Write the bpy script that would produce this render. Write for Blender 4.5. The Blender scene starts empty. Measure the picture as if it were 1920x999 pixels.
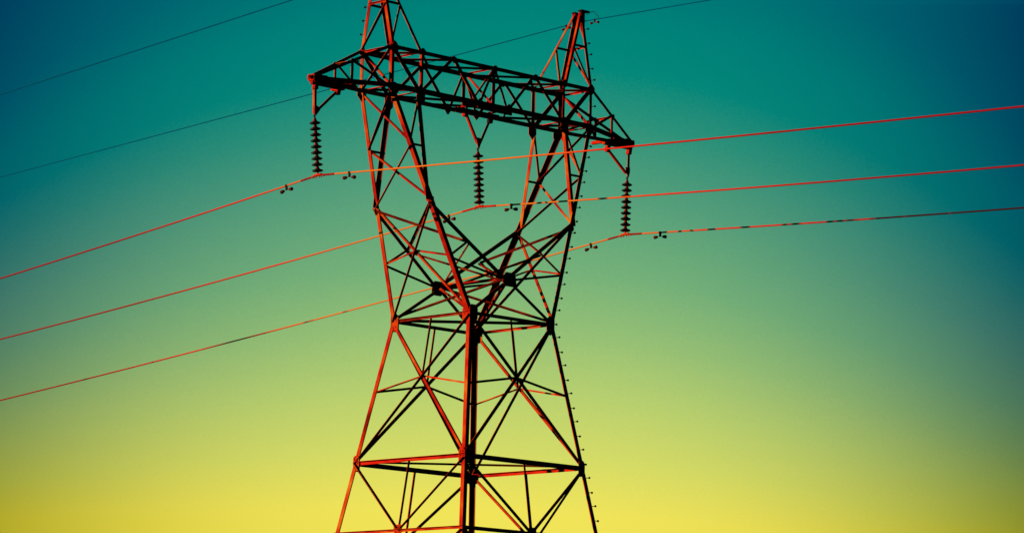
import bpy, math, random
from mathutils import Vector, Matrix
random.seed(4)
S = bpy.context.scene
COL = S.collection
V = Vector

# ------------------------------------------------------------------ camera
CAM_AZ, CAM_EL, CAM_ROLL = 0.81124466, 0.15128132, 0.02434584
CAM_POS = V((-51.470169, -55.407439, -10.252979))
fw = V((math.cos(CAM_EL)*math.cos(CAM_AZ), math.cos(CAM_EL)*math.sin(CAM_AZ), math.sin(CAM_EL)))
r0 = V((math.sin(CAM_AZ), -math.cos(CAM_AZ), 0)); u0 = r0.cross(fw)
cr = math.cos(CAM_ROLL)*r0 + math.sin(CAM_ROLL)*u0
cu = -math.sin(CAM_ROLL)*r0 + math.cos(CAM_ROLL)*u0
cd = bpy.data.cameras.new('camera'); cam = bpy.data.objects.new('camera', cd); COL.objects.link(cam)
m3 = Matrix((cr, cu, -fw)).transposed()
cam.matrix_world = Matrix.Translation(CAM_POS) @ m3.to_4x4()
cd.sensor_width = 36; cd.lens = 6551.478/1920*36
cd.clip_start = 0.5; cd.clip_end = 8000
S.camera = cam

# ------------------------------------------------------------------ sky (world)
W = bpy.data.worlds.new('World'); S.world = W; W.use_nodes = True
nt = W.node_tree; nt.nodes.clear()
def N(t, **k):
    n = nt.nodes.new(t)
    for a, b in k.items(): setattr(n, a, b)
    return n
def M(op, a, b=None, c=None, clamp=False):
    n = N('ShaderNodeMath', operation=op, use_clamp=clamp)
    for i, x in enumerate((a, b, c)):
        if x is None: continue
        if isinstance(x, (int, float)): n.inputs[i].default_value = x
        else: nt.links.new(x, n.inputs[i])
    return n.outputs[0]
tc = N('ShaderNodeTexCoord'); sp = N('ShaderNodeSeparateXYZ'); nt.links.new(tc.outputs['Generated'], sp.inputs[0])
X, Y, Z = sp.outputs
ca, sa = math.cos(CAM_AZ), math.sin(CAM_AZ)
side = M('SUBTRACT', M('MULTIPLY', X, sa), M('MULTIPLY', Y, ca))
ahead = M('ADD', M('MULTIPLY', X, ca), M('MULTIPLY', Y, sa))
az = M('ARCTAN2', side, ahead)                       # azimuth from the camera bearing, + to the right
el = M('ARCSINE', Z)
u = M('DIVIDE', az, 0.1465)
v = M('DIVIDE', M('SUBTRACT', 0.2275, el), 0.1525)    # 0 high, 1 near the horizon glow
v = M('MAXIMUM', v, -2.0); v = M('MINIMUM', v, 1.15)
vc = M('MINIMUM', M('MAXIMUM', v, 0.0), 1.0)
uc = M('ADD', u, M('MULTIPLY', vc, .0886))
k = M('SUBTRACT', M('ADD', .2809, M('MULTIPLY', vc, .1294)), M('MULTIPLY', M('MULTIPLY', vc, vc), .3545))
uc2 = M('MULTIPLY', uc, uc)
drop = M('MULTIPLY', M('ADD', M('MULTIPLY', uc2, .8676), M('MULTIPLY', M('MULTIPLY', uc2, uc2), .3001)), k)
nz = N('ShaderNodeTexNoise'); nz.inputs['Scale'].default_value = 9; nz.inputs['Detail'].default_value = 3
nt.links.new(tc.outputs['Generated'], nz.inputs['Vector'])
t = M('SUBTRACT', v, drop)
t = M('ADD', t, M('MULTIPLY', M('SUBTRACT', nz.outputs[0], 0.5), 0.05))
nz2 = N('ShaderNodeTexNoise'); nz2.inputs['Scale'].default_value = 1500; nz2.inputs['Detail'].default_value = 1
nt.links.new(tc.outputs['Generated'], nz2.inputs['Vector'])
t = M('ADD', t, M('MULTIPLY', M('SUBTRACT', nz2.outputs[0], 0.5), 0.05))
t = M('DIVIDE', M('ADD', t, 1.0), 2.1, clamp=True)    # ramp covers t = -1 .. 1.1
def lin(c): return tuple(((x/255)/12.92 if x/255 <= .04045 else ((x/255+.055)/1.055)**2.4) for x in c) + (1,)
ramp = N('ShaderNodeValToRGB'); nt.links.new(t, ramp.inputs[0])
stops = [(-1.0, (0, 34, 56)), (-.55, (0, 60, 87)), (-.3, (0, 87, 108)), (-.12, (0, 108, 116)), (0.02, (0, 130, 121)),
         (.12, (4, 137, 122)), (.21, (44, 147, 122)), (.35, (86, 160, 123)), (.5, (117, 177, 121)), (.62, (149, 192, 117)),
         (.74, (184, 208, 111)), (.86, (214, 220, 102)), (.96, (240, 228, 90)), (1.1, (246, 226, 79))]
cr_ = ramp.color_ramp
while len(cr_.elements) > 1: cr_.elements.remove(cr_.elements[-1])
for i, (p, c) in enumerate(stops):
    e = cr_.elements[0] if i == 0 else cr_.elements.new((p+1)/2.1)
    e.position = (p+1)/2.1; e.color = lin(c)
bg = N('ShaderNodeBackground'); bg.inputs[1].default_value = 1.0
wo = N('ShaderNodeOutputWorld')
# lens vignette put into the sky colour: darkens away from the camera bearing
au = M('MINIMUM', M('ABSOLUTE', u), 1.8)
gside = M('ADD', .786, M('MULTIPLY', M('MINIMUM', M('MAXIMUM', M('MULTIPLY', u, 3.0), -1.0), 1.0), .093))
fade = M('MULTIPLY', M('MULTIPLY', M('POWER', au, 3.0), gside), M('POWER', M('MAXIMUM', vc, .0001), .082))
mrg = M('EXPONENT', M('MULTIPLY', fade, -1.0))
mb_ = M('EXPONENT', M('MULTIPLY', fade, M('SUBTRACT', -.4594, M('MULTIPLY', M('POWER', vc, 6.0), 1.7337))))
cmb = N('ShaderNodeCombineXYZ')
for i, q in enumerate((mrg, mrg, mb_)): nt.links.new(q, cmb.inputs[i])
mul = N('ShaderNodeVectorMath', operation='MULTIPLY')
nt.links.new(ramp.outputs[0], mul.inputs[0]); nt.links.new(cmb.outputs[0], mul.inputs[1])
nt.links.new(mul.outputs[0], bg.inputs[0]); nt.links.new(bg.outputs[0], wo.inputs[0])

# ------------------------------------------------------------------ sun
SUN_AZ, SUN_EL = math.radians(180-39), math.radians(8)      # bearing the light comes from
sd = bpy.data.lights.new('sun', 'SUN'); sun = bpy.data.objects.new('sun', sd); COL.objects.link(sun)
sd.energy = 5.0; sd.angle = math.radians(0.5); sd.color = (1, .80, .58)
sdir = V((math.cos(SUN_EL)*math.cos(SUN_AZ), math.cos(SUN_EL)*math.sin(SUN_AZ), math.sin(SUN_EL)))
sun.rotation_euler = sdir.to_track_quat('Z', 'Y').to_euler(); sun.location = sdir*60

S.view_settings.view_transform = 'Standard'; S.view_settings.look = 'None'
S.view_settings.exposure = 0; S.view_settings.gamma = 1
S.render.engine = 'CYCLES'
S.cycles.max_bounces = 3; S.cycles.diffuse_bounces = 0

# ------------------------------------------------------------------ materials
def mat(name, cols, scale=3.0, rough=.7, metal=0, stretch=(1, 1, 1), detail=6, bump=0, spec=.15, pos=(.35, .65)):
    m = bpy.data.materials.new(name); m.use_nodes = True; t = m.node_tree; b = t.nodes['Principled BSDF']
    tc = t.nodes.new('ShaderNodeTexCoord'); mp = t.nodes.new('ShaderNodeMapping'); mp.inputs['Scale'].default_value = stretch
    n = t.nodes.new('ShaderNodeTexNoise'); n.inputs['Scale'].default_value = scale; n.inputs['Detail'].default_value = detail
    r = t.nodes.new('ShaderNodeValToRGB'); e = r.color_ramp.elements
    e[0].color = cols[0]; e[1].color = cols[-1]; e[0].position, e[1].position = pos
    for i, c in enumerate(cols[1:-1]):
        q = e.new(pos[0]+(pos[1]-pos[0])*(i+1)/(len(cols)-1)); q.color = c
    t.links.new(tc.outputs['Object'], mp.inputs[0]); t.links.new(mp.outputs[0], n.inputs['Vector'])
    t.links.new(n.outputs[0], r.inputs[0]); t.links.new(r.outputs[0], b.inputs['Base Color'])
    b.inputs['Roughness'].default_value = rough; b.inputs['Metallic'].default_value = metal
    b.inputs['Specular IOR Level'].default_value = spec
    if bump:
        bn = t.nodes.new('ShaderNodeBump'); bn.inputs['Strength'].default_value = bump; bn.inputs['Distance'].default_value = .01
        t.links.new(n.outputs[0], bn.inputs['Height']); t.links.new(bn.outputs[0], b.inputs['Normal'])
    return m
STEEL = mat('orange_painted_steel', [(.20, .003, .001, 1), (.54, .010, .001, 1), (.66, .058, .003, 1), (.72, .19, .012, 1)], 1.5, .8, spec=.03, pos=(.30, .70))
STEEL2 = mat('red_lead_steel', [(.42, .006, .002, 1), (.66, .012, .002, 1), (.66, .03, .003, 1)], 2.3, .8, spec=.03)
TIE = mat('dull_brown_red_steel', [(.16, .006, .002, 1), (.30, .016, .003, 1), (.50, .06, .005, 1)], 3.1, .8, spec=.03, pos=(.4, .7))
DARK = mat('dark_oxidised_steel', [(.010, .006, .006, 1), (.035, .008, .006, 1)], 14, .8, spec=.05)
GLAZE = mat('dark_glazed_porcelain', [(.006, .003, .003, 1), (.022, .005, .004, 1)], 9, .5, spec=.2)
CAPM = mat('rusty_cap_iron', [(.16, .006, .004, 1), (.34, .016, .005, 1)], 12, .8, spec=.05)
CASTM = mat('cast_iron_weight', [(.05, .006, .006, 1), (.22, .012, .008, 1)], 16, .8, spec=.05)
def wire_mat(name, dark_bands, yc, reach):
    m = bpy.data.materials.new(name); m.use_nodes = True; t = m.node_tree; b = t.nodes['Principled BSDF']
    def nn(k, **kw):
        n = t.nodes.new(k)
        for q, w in kw.items(): setattr(n, q, w)
        return n
    def mm(op, a, b_, clamp=False):
        n = nn('ShaderNodeMath', operation=op, use_clamp=clamp)
        for i, x in enumerate((a, b_)):
            if isinstance(x, (int, float)): n.inputs[i].default_value = x
            else: t.links.new(x, n.inputs[i])
        return n.outputs[0]
    tc = nn('ShaderNodeTexCoord'); sp = nn('ShaderNodeSeparateXYZ'); t.links.new(tc.outputs['Object'], sp.inputs[0])
    n1 = nn('ShaderNodeTexNoise', noise_dimensions='1D'); n1.inputs['Scale'].default_value = .35; n1.inputs['Detail'].default_value = 3
    t.links.new(sp.outputs[1], n1.inputs['W'])
    far = mm('DIVIDE', mm('ABSOLUTE', mm('SUBTRACT', sp.outputs[1], yc), 0), reach)  # orange-to-red fall-off painted along the wire, standing in for lens vignetting
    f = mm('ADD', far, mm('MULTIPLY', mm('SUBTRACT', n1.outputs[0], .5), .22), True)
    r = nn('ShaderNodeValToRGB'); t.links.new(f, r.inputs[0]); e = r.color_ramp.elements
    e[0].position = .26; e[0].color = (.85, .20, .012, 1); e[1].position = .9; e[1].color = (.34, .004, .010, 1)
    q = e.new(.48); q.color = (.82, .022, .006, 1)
    col = r.outputs[0]
    if dark_bands:
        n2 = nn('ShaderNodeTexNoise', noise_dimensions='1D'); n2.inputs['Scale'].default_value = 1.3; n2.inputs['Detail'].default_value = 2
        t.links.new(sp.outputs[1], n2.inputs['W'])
        k = mm('DIVIDE', mm('ADD', sp.outputs[1], 7.6), 9.0)        # dark bands, denser on the side that runs towards -y
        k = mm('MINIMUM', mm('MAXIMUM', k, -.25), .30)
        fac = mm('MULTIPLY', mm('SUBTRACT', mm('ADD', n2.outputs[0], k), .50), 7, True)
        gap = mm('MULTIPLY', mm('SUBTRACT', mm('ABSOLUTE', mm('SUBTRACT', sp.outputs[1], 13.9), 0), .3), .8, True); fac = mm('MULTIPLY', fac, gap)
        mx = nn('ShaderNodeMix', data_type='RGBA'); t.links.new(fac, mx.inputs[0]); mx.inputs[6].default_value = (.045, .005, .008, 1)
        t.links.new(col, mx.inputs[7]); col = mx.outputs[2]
    t.links.new(col, b.inputs['Base Color']); b.inputs['Roughness'].default_value = .7; b.inputs['Specular IOR Level'].default_value = .04
    return m
WIRE = wire_mat('vignetted_conductor', False, -3.0, 11); WIREM = wire_mat('vignetted_conductor_middle', False, .5, 13)
WIRE2 = wire_mat('vignetted_conductor_banded', True, 5.5, 17)
ARMOR = mat('armour_rod', [(.26, .004, .006, 1), (.42, .010, .006, 1)], 8, .7, spec=.05)
EARTHW = mat('dull_blue_grey_earth_wire', [(.0, .07, .17, 1), (.0, .10, .19, 1)], 2, .8, spec=.02)
CONC = mat('concrete', [(.22, .21, .19, 1), (.34, .33, .31, 1)], 6, .9)
SOIL = mat('dry_grass_field', [(.05, .045, .02, 1), (.08, .09, .03, 1), (.10, .08, .04, 1)], .25, .95, detail=10, bump=.6)

# ------------------------------------------------------------------ mesh helpers
def link(name, verts, faces, material, parent=None, smooth=False):
    me = bpy.data.meshes.new(name); me.from_pydata([tuple(x) for x in verts], [], faces); me.validate(); me.update()
    me.materials.append(material)
    if smooth:
        for p in me.polygons: p.use_smooth = True
    o = bpy.data.objects.new(name, me); COL.objects.link(o)
    if parent: o.parent = parent
    return o
def empty(name, loc, label, cat, group=None):
    o = bpy.data.objects.new(name, None); COL.objects.link(o); o.location = loc; o.empty_display_size = .2
    tag(o, label, cat, group); return o
def tag(o, label, cat, group=None):
    o['label'] = label; o['category'] = cat
    if group: o['group'] = group
class MB:
    def __init__(s): s.v = []; s.f = []
    def add(s, vs, fs):
        o = len(s.v); s.v += [V(x) for x in vs]; s.f += [tuple(i+o for i in f) for f in fs]
    def prism(s, base, dvec):
        n = len(base); dvec = V(dvec)
        s.add([V(b) for b in base]+[V(b)+dvec for b in base],
              [tuple(range(n))[::-1], tuple(range(n, 2*n))]+[(i, (i+1) % n, n+(i+1) % n, n+i) for i in range(n)])
    def angle(s, P, Q, a, b, w, t, ext=0.0, w2=None):
        P, Q = V(P), V(Q); d = (Q-P).normalized(); P = P-d*ext; Q = Q+d*ext; w2 = w2 or w
        a = V(a); a = (a-d*a.dot(d)).normalized(); b = V(b); b = b-d*b.dot(d); b = (b-a*a.dot(b)).normalized()
        pr = [V((0, 0)), V((w, 0)), V((w, t)), V((t, t)), V((t, w2)), V((0, w2))]
        s.prism([P+a*q[0]+b*q[1] for q in pr], Q-P)
    def box(s, c, ax, ay, az):
        c, ax, ay, az = V(c), V(ax), V(ay), V(az)
        s.prism([c-ax-ay-az, c+ax-ay-az, c+ax+ay-az, c-ax+ay-az], az*2)
    def lathe(s, prof, o=(0, 0, 0), ax=(0, 0, 1), n=16):
        o, ax = V(o), V(ax).normalized(); e = ax.orthogonal().normalized(); g = ax.cross(e)
        vs = []; fs = []
        for (r, h) in prof:
            for i in range(n):
                th = 2*math.pi*i/n; vs.append(o+ax*h+(e*math.cos(th)+g*math.sin(th))*r)
        for j in range(len(prof)-1):
            for i in range(n): fs.append((j*n+i, j*n+(i+1) % n, (j+1)*n+(i+1) % n, (j+1)*n+i))
        fs.append(tuple(range(n))[::-1]); fs.append(tuple((len(prof)-1)*n+i for i in range(n)))
        s.add(vs, fs)
    def tube(s, pts, r, n=8):
        pts = [V(p) for p in pts]; rs = r if isinstance(r, list) else [r]*len(pts)
        d0 = (pts[1]-pts[0]).normalized(); e = d0.orthogonal().normalized(); vs = []; fs = []
        for j, p in enumerate(pts):
            d = (pts[min(j+1, len(pts)-1)]-pts[max(j-1, 0)]).normalized(); e = (e-d*e.dot(d)).normalized(); g = d.cross(e)
            for i in range(n):
                th = 2*math.pi*i/n; vs.append(p+(e*math.cos(th)+g*math.sin(th))*rs[j])
        for j in range(len(pts)-1):
            for i in range(n): fs.append((j*n+i, j*n+(i+1) % n, (j+1)*n+(i+1) % n, (j+1)*n+i))
        fs.append(tuple(range(n))[::-1]); fs.append(tuple((len(pts)-1)*n+i for i in range(n)))
        s.add(vs, fs)
    def out(s, name, m, parent=None, smooth=False): return link(name, s.v, s.f, m, parent, smooth)

# ------------------------------------------------------------------ ground
GZ = CAM_POS.z-1.6
g = MB(); n = 60; R = 3500
gv = []; gf = []
for i in range(n+1):
    for j in range(n+1):
        a = (i/n*2-1); b = (j/n*2-1); x = R*a*abs(a); y = R*b*abs(b)
        gv.append((x, y, GZ-.12+.06*math.sin(x*.31+y*.17)+.05*math.sin(y*.23-x*.11)))
for i in range(n):
    for j in range(n): gf.append((i*(n+1)+j, (i+1)*(n+1)+j, (i+1)*(n+1)+j+1, i*(n+1)+j+1))
gr = link('ground', gv, gf, SOIL); gr['kind'] = 'structure'

# ------------------------------------------------------------------ tower
T = empty('lattice_tower', (0, 0, GZ), 'tall orange steel lattice transmission tower with a waisted head and wide crossarm', 'tower')
def put(o): o.parent = T; o.location = (0, 0, -GZ); return o      # meshes are written in world coordinates
def corner(P, Q, sx, sy, w, name='leg', m=STEEL, t=.012, ext=0):
    """angle whose heel runs along a tower corner, flanges lying in the two faces"""
    b = MB(); b.angle(P, Q, (-sx, 0, 0), (0, -sy, 0), w, t, ext); return put(b.out(name, m))
def face(P, Q, Nn, w, name='brace', m=STEEL, lay=1, side=1, t=.008, ext=-.03, w2=None, dark=False):
    """angle bolted to a face with outward normal Nn: one flange lies in the face, one stands off it"""
    P, Q, Nn = V(P), V(Q), V(Nn).normalized(); d = (Q-P).normalized(); a = d.cross(Nn)
    if abs(Nn.x) > .7:
        rising = abs(d.z) > .12 and (d.z*d.y < 0 or abs(d.y) < .15 or dark)
        w *= 1.15 if rising else .92
        bb = V((-1, 0, 0)) if rising or abs(d.z) <= .12 else V((1, 0, 0))
        if abs(d.z) <= .12:
            if a.z > 0: a = -a
            w2 = w2 or w*1.1
        elif a.y < 0: a = -a
        if not w2: w2 = w*(1.1 if rising else .75)
    elif abs(Nn.y) > .7:
        w *= 1.25
        bb = V((0, 1, 0))
        if abs(d.x) < .9 or True:
            if a.x > 0 or (abs(a.x) < .25 and a.z > 0): a = -a
        w2 = w2 or w*random.choice((.8, .95, 1.2, 1.3))
    else:
        bb = -Nn; a = a*side; w *= 1.1; w2 = w2 or w
    wa_ = w*.8 if abs(Nn.x) > .7 and abs(d.z) > .12 and rising else w
    off = -Nn*(.013+.010*(lay-1))-a*w/2
    b = MB(); b.angle(P+off, Q+off, a, bb, wa_, t, ext, w2); return put(b.out(name, m))
def plate(P, Nn, w, h, up=(0, 0, 1), cut=.3, off=.004, m=STEEL, bolts=4, th=.01, rot=0, name='gusset_plate'):
    P, Nn = V(P), V(Nn).normalized(); U = V(up); U = (U-Nn*Nn.dot(U)).normalized(); A = U.cross(Nn)
    if rot: q = Matrix.Rotation(rot, 3, Nn); U = q @ U; A = q @ A
    c = cut*min(w, h); w /= 2; h /= 2; j = lambda: random.uniform(.6, 1.3)
    pts = []
    for sx, sy, o in ((1, 1, 0), (-1, 1, 1), (-1, -1, 0), (1, -1, 1)):
        cc = c*j(); p1 = (sx*w, sy*(h-cc)); p2 = (sx*(w-cc), sy*h)
        pts += [p1, p2] if not o else [p2, p1]
    b = MB(); P0 = P+Nn*off
    b.prism([P0+A*x+U*y for x, y in pts], Nn*th)
    for i in range(bolts):
        x = (-.55 if i % 2 else .5)*w*random.uniform(.7, 1.1); y = (-1+2*(i//2+.5)/max(1, math.ceil(bolts/2)))*h*.8
        b.lathe([(.013, 0), (.013, .016)], P0+Nn*th+A*x+U*y, Nn, 6)
    return put(b.out(name, m))

WZ = 1.25; sl = (1.768-1.25)/3.125
wa = lambda z: WZ-sl*z
z2, z3_ = -3.125, -4.66
CX, CY = (V((1, 0, 0)), V((0, 1, 0)))
faces4 = [((-1, 0, 0), (-1, 1), (-1, -1)), ((0, -1, 0), (-1, -1), (1, -1)), ((1, 0, 0), (1, -1), (1, 1)), ((0, 1, 0), (1, 1), (-1, 1))]
c3 = lambda s, z: V((s[0]*wa(z), s[1]*wa(z), z))
for sx in (-1, 1):
    for sy in (-1, 1):
        corner(c3((sx, sy), GZ+.15), c3((sx, sy), .03), sx, sy, .103, 'main_leg', t=.014)
        b = MB(); p = c3((sx, sy), GZ)
        b.lathe([(.55, -.9), (.5, .1), (.28, .16), (.25, .42), (.22, .45)], (p.x-sx*.03, p.y-sy*.03, GZ-.02), (0, 0, 1), 20)
        put(b.out('footing', CONC))
def mid(a, b, t=.5): return V(a)*(1-t)+V(b)*t
for Nn, s1, s2 in faces4:
    Nn = V(Nn); xf = Nn.x != 0
    A0, B0, A2, B2 = c3(s1, 0), c3(s2, 0), c3(s1, z2), c3(s2, z2)
    fc = WZ/(WZ+wa(z2)); C = mid(A0, B2, fc)
    # panel below the waist: X bracing with redundants
    face(A0, B2, Nn, .066, 'body_diagonal', lay=1)
    face(B0, A2, Nn, .066, 'body_diagonal', lay=2.2, side=-1)
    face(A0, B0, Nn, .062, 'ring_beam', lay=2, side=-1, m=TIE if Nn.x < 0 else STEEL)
    face(A2, B2, Nn, .086, 'ring_beam', lay=2, side=-1, m=STEEL2)
    face(mid(A0, B0), C, Nn, .042, 'hanger_strut', lay=3.5)
    face(mid(A0, A2), C, Nn, .042, 'leg_strut', lay=3.5)
    face(mid(B0, B2), C, Nn, .042, 'leg_strut', lay=3.5, side=-1)
    # K panel
    A3, B3 = c3(s1, z3_), c3(s2, z3_); K = mid(A3, B3)
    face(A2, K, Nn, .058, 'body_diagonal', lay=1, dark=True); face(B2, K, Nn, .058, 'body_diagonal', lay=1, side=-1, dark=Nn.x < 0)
    face(A3, B3, Nn, .066, 'ring_beam', lay=2, side=-1)
    face(mid(A2, B2), K, Nn, .045, 'hanger_strut', lay=3.5)
    plate(K+V((0, 0, .03)), Nn, .26, .20, cut=.25, off=-.012, bolts=6)
    # panels out of frame, down to the footings
    zz = [z3_, -8.0, GZ+.5]
    for i in range(2):
        a, b_, c, d = c3(s1, zz[i]), c3(s2, zz[i]), c3(s1, zz[i+1]), c3(s2, zz[i+1])
        face(a, d, Nn, .07, 'body_diagonal'); face(b_, c, Nn, .07, 'body_diagonal', lay=2.2, side=-1)
        if i == 0: face(c, d, Nn, .08, 'ring_beam', lay=2, side=-1)
    # gussets at the ring corners
    tdir = (B0-A0).normalized()
    for Pc, sgn in ((A0, 1), (B0, -1)):
        plate(Pc+tdir*sgn*.10+V((0, 0, -.02)), Nn, .24, .40, cut=.35, bolts=6)
    for Pc, sgn in ((A2, 1), (B2, -1)):
        plate(Pc+tdir*sgn*.085+V((0, 0, .0)), Nn, .19, .34, cut=.35, bolts=6)
# waist diaphragm
face(c3((-1, 1), -.02), c3((1, -1), -.02), (0, 0, -1), .055, 'diaphragm_brace')
face(c3((-1, -1), -.04), c3((1, 1), -.04), (0, 0, -1), .055, 'diaphragm_brace', lay=3)
face(c3((-1, 1), z2), c3((1, -1), z2), (0, 0, -1), .04, 'diaphragm_brace')

# head
x3, z3, y3 = 2.147, 2.35, .889
xo, xi, z4, y4, z5, y5 = 3.026, 2.170, 4.72, .507, 5.645, .507
zc = .851; yc = WZ+(y3-WZ)*zc/z3
El = lambda sx, sy: V((sx*x3, sy*y3, z3))
Wc = lambda sx, sy: V((sx*WZ, sy*WZ, 0))
Cr = lambda sy: V((0, sy*yc, zc))
Bo = lambda sx, sy: V((sx*xo, sy*y4, z4))
Bi = lambda sx, sy: V((sx*xi, sy*y4, z4))
for sx in (-1, 1):
    for sy in (-1, 1):
        NY = V((0, sy, (WZ-y3)/z3)); NYu = V((0, sy, (y3-y4)/(z4-z3)))
        corner(Wc(sx, sy), El(sx, sy), sx, sy, .105, 'head_leg', ext=.01)
        corner(El(sx, sy), Bo(sx, sy), sx, sy, .10, 'head_leg', ext=.01)
        # inner legs: crotch > elbow > bottom chord
        b = MB(); b.angle(Cr(sy)-V((0, sy*.012, 0)), El(sx, sy)-V((0, sy*.012, 0)), (0, 0, sx), (0, 1, 0), .09, .010, w2=.10); put(b.out('inner_leg', STEEL))
        b = MB(); b.angle(El(sx, sy)-V((0, sy*.012, 0)), Bi(sx, sy)-V((0, sy*.012, 0)), (sx, 0, 0), (0, -sy, 0), .115 if sx < 0 and sy < 0 else .085, .010); put(b.out('inner_leg', STEEL))
        # waist > crotch
        face(Wc(sx, sy), Cr(sy), NY, .062, 'head_brace', lay=2, side=sx*sy)
        legmid = mid(Wc(sx, sy), El(sx, sy)); inmid = mid(El(sx, sy), Cr(sy))
        face(legmid, Cr(sy), NY, .042, 'head_brace', lay=3, side=sx)
        face(legmid, inmid, NY, .042, 'head_brace', lay=4, side=-sx)
        # upper cage in the broad faces
        lm2 = mid(El(sx, sy), Bo(sx, sy)); im2 = mid(El(sx, sy), Bi(sx, sy))
        face(lm2, im2, NYu, .042, 'cage_brace', lay=2)
        face(lm2, Bi(sx, sy), NYu, .045, 'cage_brace', lay=3, side=-1)
        # inner-frame ties
        face(El(sx, sy), mid(El(sx, -sy), Cr(-sy)), (0, 0, 1), .054, 'inner_tie', lay=2, side=sx, m=TIE)
        face(inmid, Cr(-sy), (0, 0, 1), .04, 'inner_tie', lay=3, side=-sx, m=TIE)
        face(Wc(sx, sy), Cr(-sy), (0, 0, -1), .054, 'inner_tie', lay=2+sy, side=sx, m=TIE)
        plate(El(sx, sy)+V((-sx*.05, 0, -.03)), NY, .10, .24, cut=.4, bolts=2)
        plate(Bo(sx, sy)+V((-sx*.07, 0, -.04)), (0, sy, 0), .26, .30, cut=.4)
        plate(Bi(sx, sy)+V((-sx*.0, 0, -.07)), (0, sy, 0), .24, .40, cut=.45, off=.006)
    # narrow side faces
    NX = V((sx, 0, -(x3-WZ)/z3)); NXu = V((sx, 0, -(xo-x3)/(z4-z3)))
    face(El(sx, 1), Wc(sx, -1), NX, .06, 'head_brace', lay=1, side=-sx)
    face(El(sx, -1), Wc(sx, 1), NX, .06, 'head_brace', lay=2.2, side=sx)
    fc = y3/(y3+WZ); Xc = mid(El(sx, 1), Wc(sx, -1), fc)
    for sy in (-1, 1):
        face(Xc, mid(Wc(sx, sy), El(sx, sy)), NX, .042, 'head_brace', lay=3.4, side=sy)
    L1, L2 = mid(El(sx, 1), Bo(sx, 1)), mid(El(sx, -1), Bo(sx, -1))
    face(El(sx, 1), L2, NXu, .05, 'cage_brace', lay=1, side=-sx); face(El(sx, -1), L1, NXu, .05, 'cage_brace', lay=2.2, side=sx)
    face(L1, Bo(sx, -1), NXu, .05, 'cage_brace', lay=2.2, side=sx); face(L2, Bo(sx, 1), NXu, .05, 'cage_brace', lay=1, side=-sx)
for sy in (-1, 1):
    plate(Cr(sy)+V((0, 0, .01)), (0, sy, .15), .40, .32, cut=.3, bolts=6, off=.008)
face(Cr(1), Cr(-1), (0, 0, -1), .054, 'inner_tie', lay=2)

# crossarm box
TX = [-xo, -xi, -1.22, 0, 1.22, xi, xo]; BX = [-xo, -xi, -.43, .43, xi, xo]
for sy in (-1, 1):
    NY = V((0, sy, 0)); tp = lambda x: V((x, sy*y5, z5)); bt = lambda x: V((x, sy*y4, z4))
    b = MB(); b.angle(tp(-xo), tp(xo), (0, 0, -1), (0, -sy, 0), .088, .010, .05); put(b.out('crossarm_chord', STEEL))
    b = MB(); b.angle(bt(-xo), bt(xo), (0, 0, 1), (0, -sy, 0), .098, .012, .05); put(b.out('crossarm_chord', STEEL))
    for x in (-xo, -xi, xi, xo):
        s = 1 if x > 0 else -1
        corner(tp(x), bt(x), s, sy, .075 if abs(x) > 2.5 else .06, 'crossarm_post')
    face(tp(0), bt(0), NY, .075, 'crossarm_post', lay=2, w2=.06)
    for a, c, w in ((-xo, -xi, .085), (-1.22, -xi, .062), (-1.22, -.43, .066), (0, -.43, .05), (0, .43, .05), (1.22, .43, .055), (1.22, xi, .06), (xo, xi, .085)):
        face(tp(a), bt(c), NY, w, 'crossarm_diagonal', lay=1, side=1 if a > c else -1)
    for x in (-1.22, 0, 1.22): plate(tp(x)+V((0, 0, -.05)), NY, .20, .15, cut=.45)
    for x in (-.43, .43): plate(bt(x)+V((0, 0, .04)), NY, .26, .24, cut=.5)
    for x in (-xo, xo): plate(tp(x)+V((-.06 if x > 0 else .06, 0, -.04)), NY, .25, .24, cut=.4, off=.006)
    for x in (-xi, xi): plate(tp(x)+V((.03 if x < 0 else -.03, 0, -.03)), NY, .20, .17, cut=.4)
TP = lambda x, sy: V((x, sy*y5, z5)); BT = lambda x, sy: V((x, sy*y4, z4))
UP, DN = V((0, 0, 1)), V((0, 0, -1))
for i in range(6): face(TP(TX[i], 1), TP(TX[i+1], -1), UP, .042, 'plan_brace', lay=3, w2=.045)
for x in (-xo, -xi, 0, xi, xo): face(TP(x, 1), TP(x, -1), UP, .042, 'cross_strut', lay=2, w2=.045 if abs(x) > 2.5 else .028, m=STEEL if x < -2.5 else STEEL2)
for a, c in ((-xo, -xi), (-xi, -.43), (-1.0, .43), (.9, xi), (xi, xo)): face(BT(a, 1), BT(c, -1), DN, .045, 'plan_brace', lay=3, w2=.05)
for x in (-xo, -xi, xi, xo): face(BT(x, 1), BT(x, -1), DN, .05, 'cross_strut', lay=2, side=-1, w2=.03, m=STEEL2)
for x in (-.43, .43): face(BT(x, 1), BT(x, -1), (0, 0, -1), .07, 'cross_strut', lay=1, w2=.03, m=STEEL2)
face(TP(-xi, -1), TP(-1.02, 1), UP, .04, 'plan_brace', lay=5); face(TP(1.08, -1), TP(xi, 1), UP, .04, 'plan_brace', lay=5)
face(BT(.43, -1), BT(1.22, 1), DN, .04, 'plan_brace', lay=5)
for s in (-1, 1):
    face(TP(s*xo, 1), BT(s*xo, -1), (s, 0, 0), .055, 'end_frame_diagonal', lay=1)
    face(TP(s*xo, -1), BT(s*xo, 1), (s, 0, 0), .055, 'end_frame_diagonal', lay=2.2, side=-1)
face(TP(0, -1), BT(0, 1), (-1, 0, 0), .045, 'centre_frame_diagonal'); face(TP(0, 1), BT(0, -1), (-1, 0, 0), .045, 'centre_frame_diagonal', lay=3)

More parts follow.
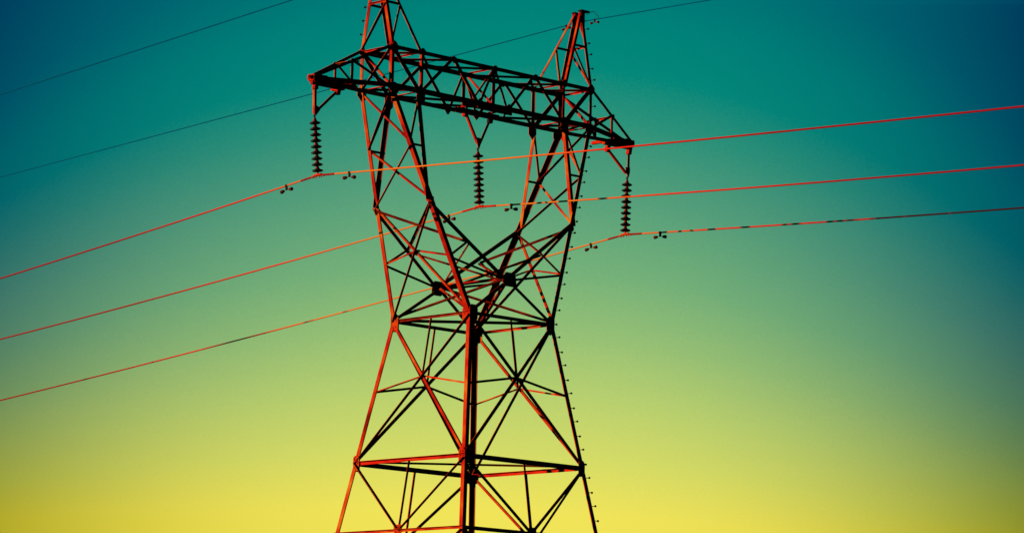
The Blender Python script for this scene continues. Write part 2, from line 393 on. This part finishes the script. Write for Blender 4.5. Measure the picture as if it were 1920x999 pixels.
# arms
xt, zt = 4.80, 4.674
for s in (-1, 1):
    tt = {}; bb = {}
    for sy in (-1, 1):
        NY = V((s*.25, sy, 0))
        t0, b0 = TP(s*xo, sy), BT(s*xo, sy); t1 = V((s*xt, sy*.07, zt+.07)); b1 = V((s*xt, sy*.07, zt-.03))
        bm = MB(); hz = V((0, 0, .062 if s < 0 else 0)); bm.angle(t0-hz, t1-hz, (0, 0, -s), (0, 1, 0), .07, .010, .03); put(bm.out('arm_chord', STEEL))
        bm = MB(); bm.angle(b0, b1, (0, 0, 1), (0, -sy, 0), .085, .010, .03); put(bm.out('arm_chord', STEEL))
        tm, bm_ = mid(t0, t1, .51), mid(b0, b1, .51); tt[sy] = tm; bb[sy] = bm_
        face(tm, bm_, NY, .05, 'arm_post', lay=1); face(tm, b0, NY, .05, 'arm_diagonal', lay=2)
        plate(tm+V((0, 0, -.02)), NY, .1, .09, bolts=0)
        plate(V((s*(xt-.16), sy*.12, zt+.0)), NY, .42, .17, cut=.5, bolts=4)
    bm = MB(); bm.angle(bb[1]+V((0, .12, -.085)), bb[-1]+V((0, -.12, -.085)), (0, 0, 1), (1, 0, 0), .07, .01); put(bm.out('arm_cross_strut', STEEL2))
    face(bb[1], BT(s*xo, -1), DN, .045, 'arm_diagonal', lay=3); face(tt[1], tt[-1], UP, .045, 'arm_cross_strut')
    bm = MB(); bm.box((s*(xt+3.95)/2, 0, zt-.075), (.45, 0, 0), (0, .045, 0), (0, 0, .045)); put(bm.out('hanger_beam', STEEL))
    bm = MB(); bm.box((s*(xt-.01), 0, zt+.02), (.045, 0, 0), (0, .10, 0), (0, 0, .065)); put(bm.out('arm_tip_plate', STEEL2))
    bm = MB(); bm.lathe([(.025, -.12), (.025, .12)], (s*(xt+.0), 0, zt+.03), (1, 0, 0), 8)
    bm.lathe([(.05, 0), (.05, .03)], (s*(xt+.0)-.1, 0, zt+.03), (1, 0, 0), 6); put(bm.out('tip_bolt', STEEL2))

bm = MB(); bm.box((-.02, 0, z4-.06), (.62, 0, 0), (0, .05, 0), (0, 0, .05)); put(bm.out('hanger_beam', STEEL))
for sy in (-1, 1):
    bm = MB(); bm.angle((-.75, sy*.30, z4-.03), (.75, sy*.30, z4-.03), (0, 0, 1), (0, 1, 0), .06, .01, 0, .03); put(bm.out('hanger_rail', STEEL))
# hanger brackets for the three insulator strings
def tri(pts, y, th=.014, m=STEEL):
    b = MB(); b.prism([V((x, y, z)) for x, z in pts], (0, th, 0)); return put(b.out('bracket_plate', m))
HP = {'l': V((-4.699, 0, 3.885)), 'm': V((.023, 0, 3.86)), 'r': V((4.718, 0, 3.875))}
def bar(P, Q, w, m=STEEL, name='bracket_leg', a=(1, 0, 0)):
    b = MB(); b.angle(P, Q, a, (0, 1, 0), w, .009); put(b.out(name, m))
bar((-4.755, -.03, 4.60), (-4.735, -.03, 3.93), .06); bar((-4.03, -.02, 4.54), (-4.66, -.02, 3.96), .06, a=(-1, 0, 0))
tri([(-4.74, 4.13), (-4.60, 4.08), (-4.58, 4.03), (-4.68, 3.90), (-4.72, 3.90)], -.035)
bar((4.765, -.03, 4.56), (4.755, -.03, 3.96), .07, a=(-1, 0, 0)); bar((4.02, -.02, 4.46), (4.66, -.02, 3.97), .05, STEEL2)
tri([(4.62, 4.12), (4.77, 4.13), (4.77, 4.02), (4.735, 3.90), (4.70, 3.90)], -.035)
bar((-.40, -.02, 4.62), (-.01, -.02, 3.98), .052, STEEL2); bar((.39, -.02, 4.58), (.09, -.02, 3.98), .062, a=(-1, 0, 0))
tri([(-.07, 4.12), (.10, 4.11), (.09, 4.03), (.04, 3.88), (.0, 3.88)], -.035)
for x, zz_, m in ((-.40, 4.60, STEEL2), (.35, 4.56, DARK), (-4.72, 4.52, STEEL2), (4.74, 4.50, STEEL), (4.04, 4.46, STEEL2), (-4.10, 4.50, STEEL)):
    b = MB(); b.box((x, -.02, zz_), (.05, 0, .0), (0, .045, 0), (.012, 0, .07)); put(b.out('bracket_shoe', m))

# peaks
zp, zr = 7.467, 6.62
for s in (-1, 1):
    ap = lambda sx, sy: V((s*3.042+sx*.035, sy*.10, zp))
    base = {(ox, sy): TP(s*(xo if ox else xi), sy) for ox in (0, 1) for sy in (-1, 1)}
    ring = {}
    for (ox, sy), P in base.items():
        sx = s if ox else -s
        Q = ap(sx, sy); ring[ox, sy] = mid(P, Q, (zr-z5)/(zp-z5))
        corner(P, Q, sx, sy, .078 if ox else (.066 if sy < 0 else .05), 'peak_leg', t=.01)
    for sy in (-1, 1):
        face(ring[0, sy], ring[1, sy], (0, sy, 0), .045, 'peak_brace'); face(ring[0, sy], base[1, sy], (0, sy, 0), .042, 'peak_brace', lay=2)
    face(ring[1, 1], ring[1, -1], (s, 0, 0), .045, 'peak_brace')
    face(ring[1, s], base[1, -s], (s, 0, 0), .045, 'peak_brace', lay=2); face(ring[1, -1], ap(s, 1), (s, 0, 0), .042, 'peak_brace', lay=2)
    for sy in (-1, 1):
        plate(V((s*3.042, sy*.13, zp-.17)), (0, sy, 0), .13, .36, cut=.2, bolts=0, off=0)
    b = MB(); b.box((s*3.042+.03, -.14, zp+.01), (.13, 0, 0), (0, .06, 0), (0, 0, .018)); put(b.out('peak_cap', DARK))
    b = MB(); b.box((s*3.042-.0, .12, zp-.005), (.06, 0, 0), (0, .05, 0), (0, 0, .018)); put(b.out('peak_cap', DARK))
    b = MB(); b.box((s*3.042, 0, zp-.17), (.02, 0, 0), (0, .12, 0), (0, 0, .03)); put(b.out('earth_wire_bracket', STEEL))

# step bolts
sb = MB(); sb.lathe([(.008, 0), (.008, .10), (.024, .101), (.024, .125), (.014, .135)], (0, 0, 0), (0, 0, 1), 8)
sbm = sb.out('step_bolt', DARK); first = True
def stepbolt(P, d):
    global first
    o = sbm if first else sbm.copy()
    if not first: COL.objects.link(o)
    first = False
    o.parent = T; o.location = V(P)-V((0, 0, GZ)); o.rotation_euler = V(d).to_track_quat('Z', 'Y').to_euler()
def legpoint(z, sx, sy):
    if z < 0: return c3((sx, sy), z)
    if z < z3: return mid(Wc(sx, sy), El(sx, sy), z/z3)
    if z < z4: return mid(El(sx, sy), Bo(sx, sy), (z-z3)/(z4-z3))
    if z < z5: return V((sx*xo, sy*y4, z))
    return mid(TP(sx*xo, sy), V((sx*(3.042+.035), sy*.1, zp)), (z-z5)/(zp-z5))
z = GZ+1.2; i = 0
while z < 7.1:
    if not (z4-.1 < z < z4+.2 or z5-.2 < z < z5+.1):
        p = legpoint(z, 1, -1)
        stepbolt(p+(V((0, .04, 0)) if i % 2 else V((-.04, 0, 0))), (1, -.1, .05) if i % 2 else (.25, -1, .05))
    z += .305; i += 1
for z in (5.42, 6.0, 6.29, 6.58, 6.87):
    stepbolt(legpoint(z, -1, 1)+V((.03, 0, 0)), (-.1, 1, 0))
# earth lead loop on the right peak
b = MB(); b.tube([V((3.06+.10, -.14, zp-.05))+V((.02*math.sin(a*2), -.42*a/3, .06*math.sin(a*1.05)-.16*(a/3)**3)) for a in [k*.25 for k in range(13)]], .007, 6)
put(b.out('bonding_lead', DARK))

# ------------------------------------------------------------------ insulator strings
def string_thing(key, clamp, label):
    P = HP[key]; Cl = V(clamp); o = empty('insulator_string', P, label, 'insulator', 'insulator strings hanging under the crossarm')
    D = Cl-P; L = D.length; d = D.normalized()
    def part(mb, name, m, smooth=False, par=o):
        q = mb.out(name, m); q.parent = par
        if smooth:
            for f in q.data.polygons: f.use_smooth = True
        return q
    b = MB(); b.lathe([(.012, -.05), (.02, .0), (.012, .05)], (0, 0, 0), d, 8); b.box(V((0, 0, .0)), (.008, 0, 0), (0, .025, 0), (0, 0, .03)); part(b, 'ball_link', DARK)
    n = 9; s0 = .13; pitch = (L-.13-.12)/(n-1)
    for i in range(n):
        h = s0+i*pitch
        b = MB()
        b.lathe([(.034, -.012), (.06, -.014), (.095, -.002), (.117, .012), (.122, .024), (.113, .034), (.092, .034), (.088, .046), (.07, .034), (.062, .044), (.02, .040)], d*h, d, 24)
        disc = part(b, 'porcelain_disc', GLAZE, True)
        b = MB(); b.lathe([(.014, -.092), (.028, -.082), (.036, -.05), (.052, -.02), (.06, -.006)], d*h, d, 14)
        b.lathe([(.013, .028), (.013, pitch-.09)], d*h, d, 8)
        part(b, 'metal_cap', CAPM, True, disc)
    # suspension clamp
    e = V((0, 1, 0)); Q = Cl-P
    b = MB(); b.prism([Q-d*.09+V((-.012, -.02, 0)), Q-d*.09+V((.012, -.02, 0)), Q-d*.09+V((.012, .02, 0)), Q-d*.09+V((-.012, .02, 0))], d*.06)
    b.box(Q-d*.01, (.03, 0, 0), (0, .12, 0), (0, 0, .018))
    for sy in (-1, 1):
        b.box(Q+V((0, sy*.15, -.012)), (.022, 0, 0), (0, .04, -sy*.012), (0, 0, .014))
        for yy in (.05, .12): b.lathe([(.008, -.05), (.008, .03), (.014, .03), (.014, .042)], Q+V((.0, sy*yy, -.012)), (0, 0, -1), 6)
    for sy in (-1, 1): b.prism([Q+V((-.01, 0, .06)), Q+V((-.01, sy*.07, -.0)), Q+V((-.01, 0, -.02))], (.02, 0, 0))
    part(b, 'suspension_clamp', STEEL)
    return o
CL = {'l': V((-4.557, 0, 2.633)), 'm': V((.115, 0, 2.591)), 'r': V((4.684, 0, 2.564))}
string_thing('l', CL['l'], 'dark disc insulator string at the near left tip of the crossarm')
string_thing('m', CL['m'], 'dark disc insulator string on the V bracket in the middle of the crossarm')
string_thing('r', CL['r'], 'dark disc insulator string at the far right tip of the crossarm')

# ------------------------------------------------------------------ conductors
WC = {'l': ((-.111, .0007), (-.05617, .00041)), 'm': ((-.09856, .0007), (-.06257, .00063)), 'r': ((-.10424, .00051), (-.05812, .00056))}
def wz(c, P, y):
    s, q = c[0] if y > 0 else c[1]; a = abs(y); a2 = max(0, a-.04)
    return P.z+s*a2+q*a2*a2
def ys(lim): return sorted([sg*lim*(i/70)**1.7 for i in range(1, 71) for sg in (-1, 1)]+[0])
def wire(P, c, r, m, name, label, cat, group, lim=75):
    b = MB(); b.tube([V((0, y, wz(c, P, y)-P.z)) for y in ys(lim)], r, 8)
    o = b.out(name, m, None, True); o.location = P; tag(o, label, cat, group); return o
def rods(o, P, c, m):
    b = MB(); yy = [-.56+1.12*i/24 for i in range(25)]
    b.tube([V((0, y, wz(c, P, y)-P.z)) for y in yy], [.016]+[.0235]*23+[.016], 8)
    b.out('armour_rods', m, o, True)
lab = {'l': 'red orange conductor through the nearest left insulator clamp',
       'm': 'red orange conductor clamped under the middle insulator string', 'r': 'conductor with black stretches under the far right insulator string'}
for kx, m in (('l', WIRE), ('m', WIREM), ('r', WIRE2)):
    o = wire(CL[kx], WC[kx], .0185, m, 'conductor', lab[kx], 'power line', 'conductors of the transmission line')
    rods(o, CL[kx], WC[kx], ARMOR if kx != 'm' else STEEL2)
E1, E2 = V((-3.04, 0, 7.30)), V((3.066, 0, 7.247))
EC1 = ((-.066, .0001), (-.03, .0001)); EC2 = ((-.0484, .00005), (-.0243, .0001))
wire(E1, EC1, .014, EARTHW, 'earth_wire', 'thin dark blue earth wire leaving the left peak, in the top left of the sky', 'earth wire', 'earth wires at the tower peaks')
wire(E2, EC2, .012, EARTHW, 'earth_wire', 'thin dark blue earth wire held at the right peak, passing behind the crossarm', 'earth wire', 'earth wires at the tower peaks')
for kx, E in ((0, E1), (1, E2)):
    b = MB(); b.box(E+V((0, 0, .03)), (.015, 0, 0), (0, .06, 0), (0, 0, .035)); b.lathe([(.02, -.14), (.02, .14)], E, (0, 1, -.03), 8); put(b.out('earth_wire_clamp', DARK))

# ------------------------------------------------------------------ vibration dampers
def damper(P, c, y, label, k=1.0):
    p = V((P.x, y, wz(c, P, y))); s = c[0][0] if y > 0 else -c[1][0]
    o = empty('vibration_damper', p, label, 'vibration damper', 'vibration dampers clipped on the wires')
    d = V((0, 1, s)).normalized(); n = V((0, -s, 1)).normalized()
    b = MB(); b.box(-n*.035*k, (.016*k, 0, 0), d*.022*k, n*.06*k); b.lathe([(.024*k, -.03*k), (.028*k, 0), (.024*k, .03*k)], (0, 0, 0), d, 10); b.out('clamp', DARK, o)
    q = -n*.085*k
    b = MB(); b.tube([q+d*(a*k)-n*(abs(a)*.07*k) for a in (-.14, -.07, 0, .07, .14)], .006*k, 6); b.out('messenger_cable', CASTM, o)
    for sg in (-1, 1):
        b = MB(); b.lathe([(.010*k, -.065*k), (.026*k, -.058*k), (.037*k, -.01*k), (.041*k, .014*k), (.038*k, .034*k), (.022*k, .046*k)], q+d*sg*.145*k-n*.018*k, d*sg-n*.07, 12)
        b.out('damper_weight', CASTM, o, True)
DY = [('l', 1.02, 'dark damper on the left conductor, left of its insulator clamp, lowest left'),
      ('l', -1.02, 'dark damper on the left conductor, just right of its insulator clamp'),
      ('m', .98, 'dark damper on the middle conductor, left of the clamp, seen beside an inner leg'),
      ('m', -1.02, 'dark damper on the middle conductor, right of the clamp and beside the orange cage leg'),
      ('r', 1.10, 'dark damper on the far right conductor, left of its insulator clamp near the step bolts'),
      ('r', -1.12, 'dark damper on the far right conductor, right of its insulator clamp against open sky')]
for kx, y, l in DY: damper(CL[kx], WC[kx], y, l)
damper(E2, EC2, .42, 'small damper on the earth wire just left of the right peak', .72)
damper(E2, EC2, -.50, 'small damper on the earth wire just right of the right peak', .72)
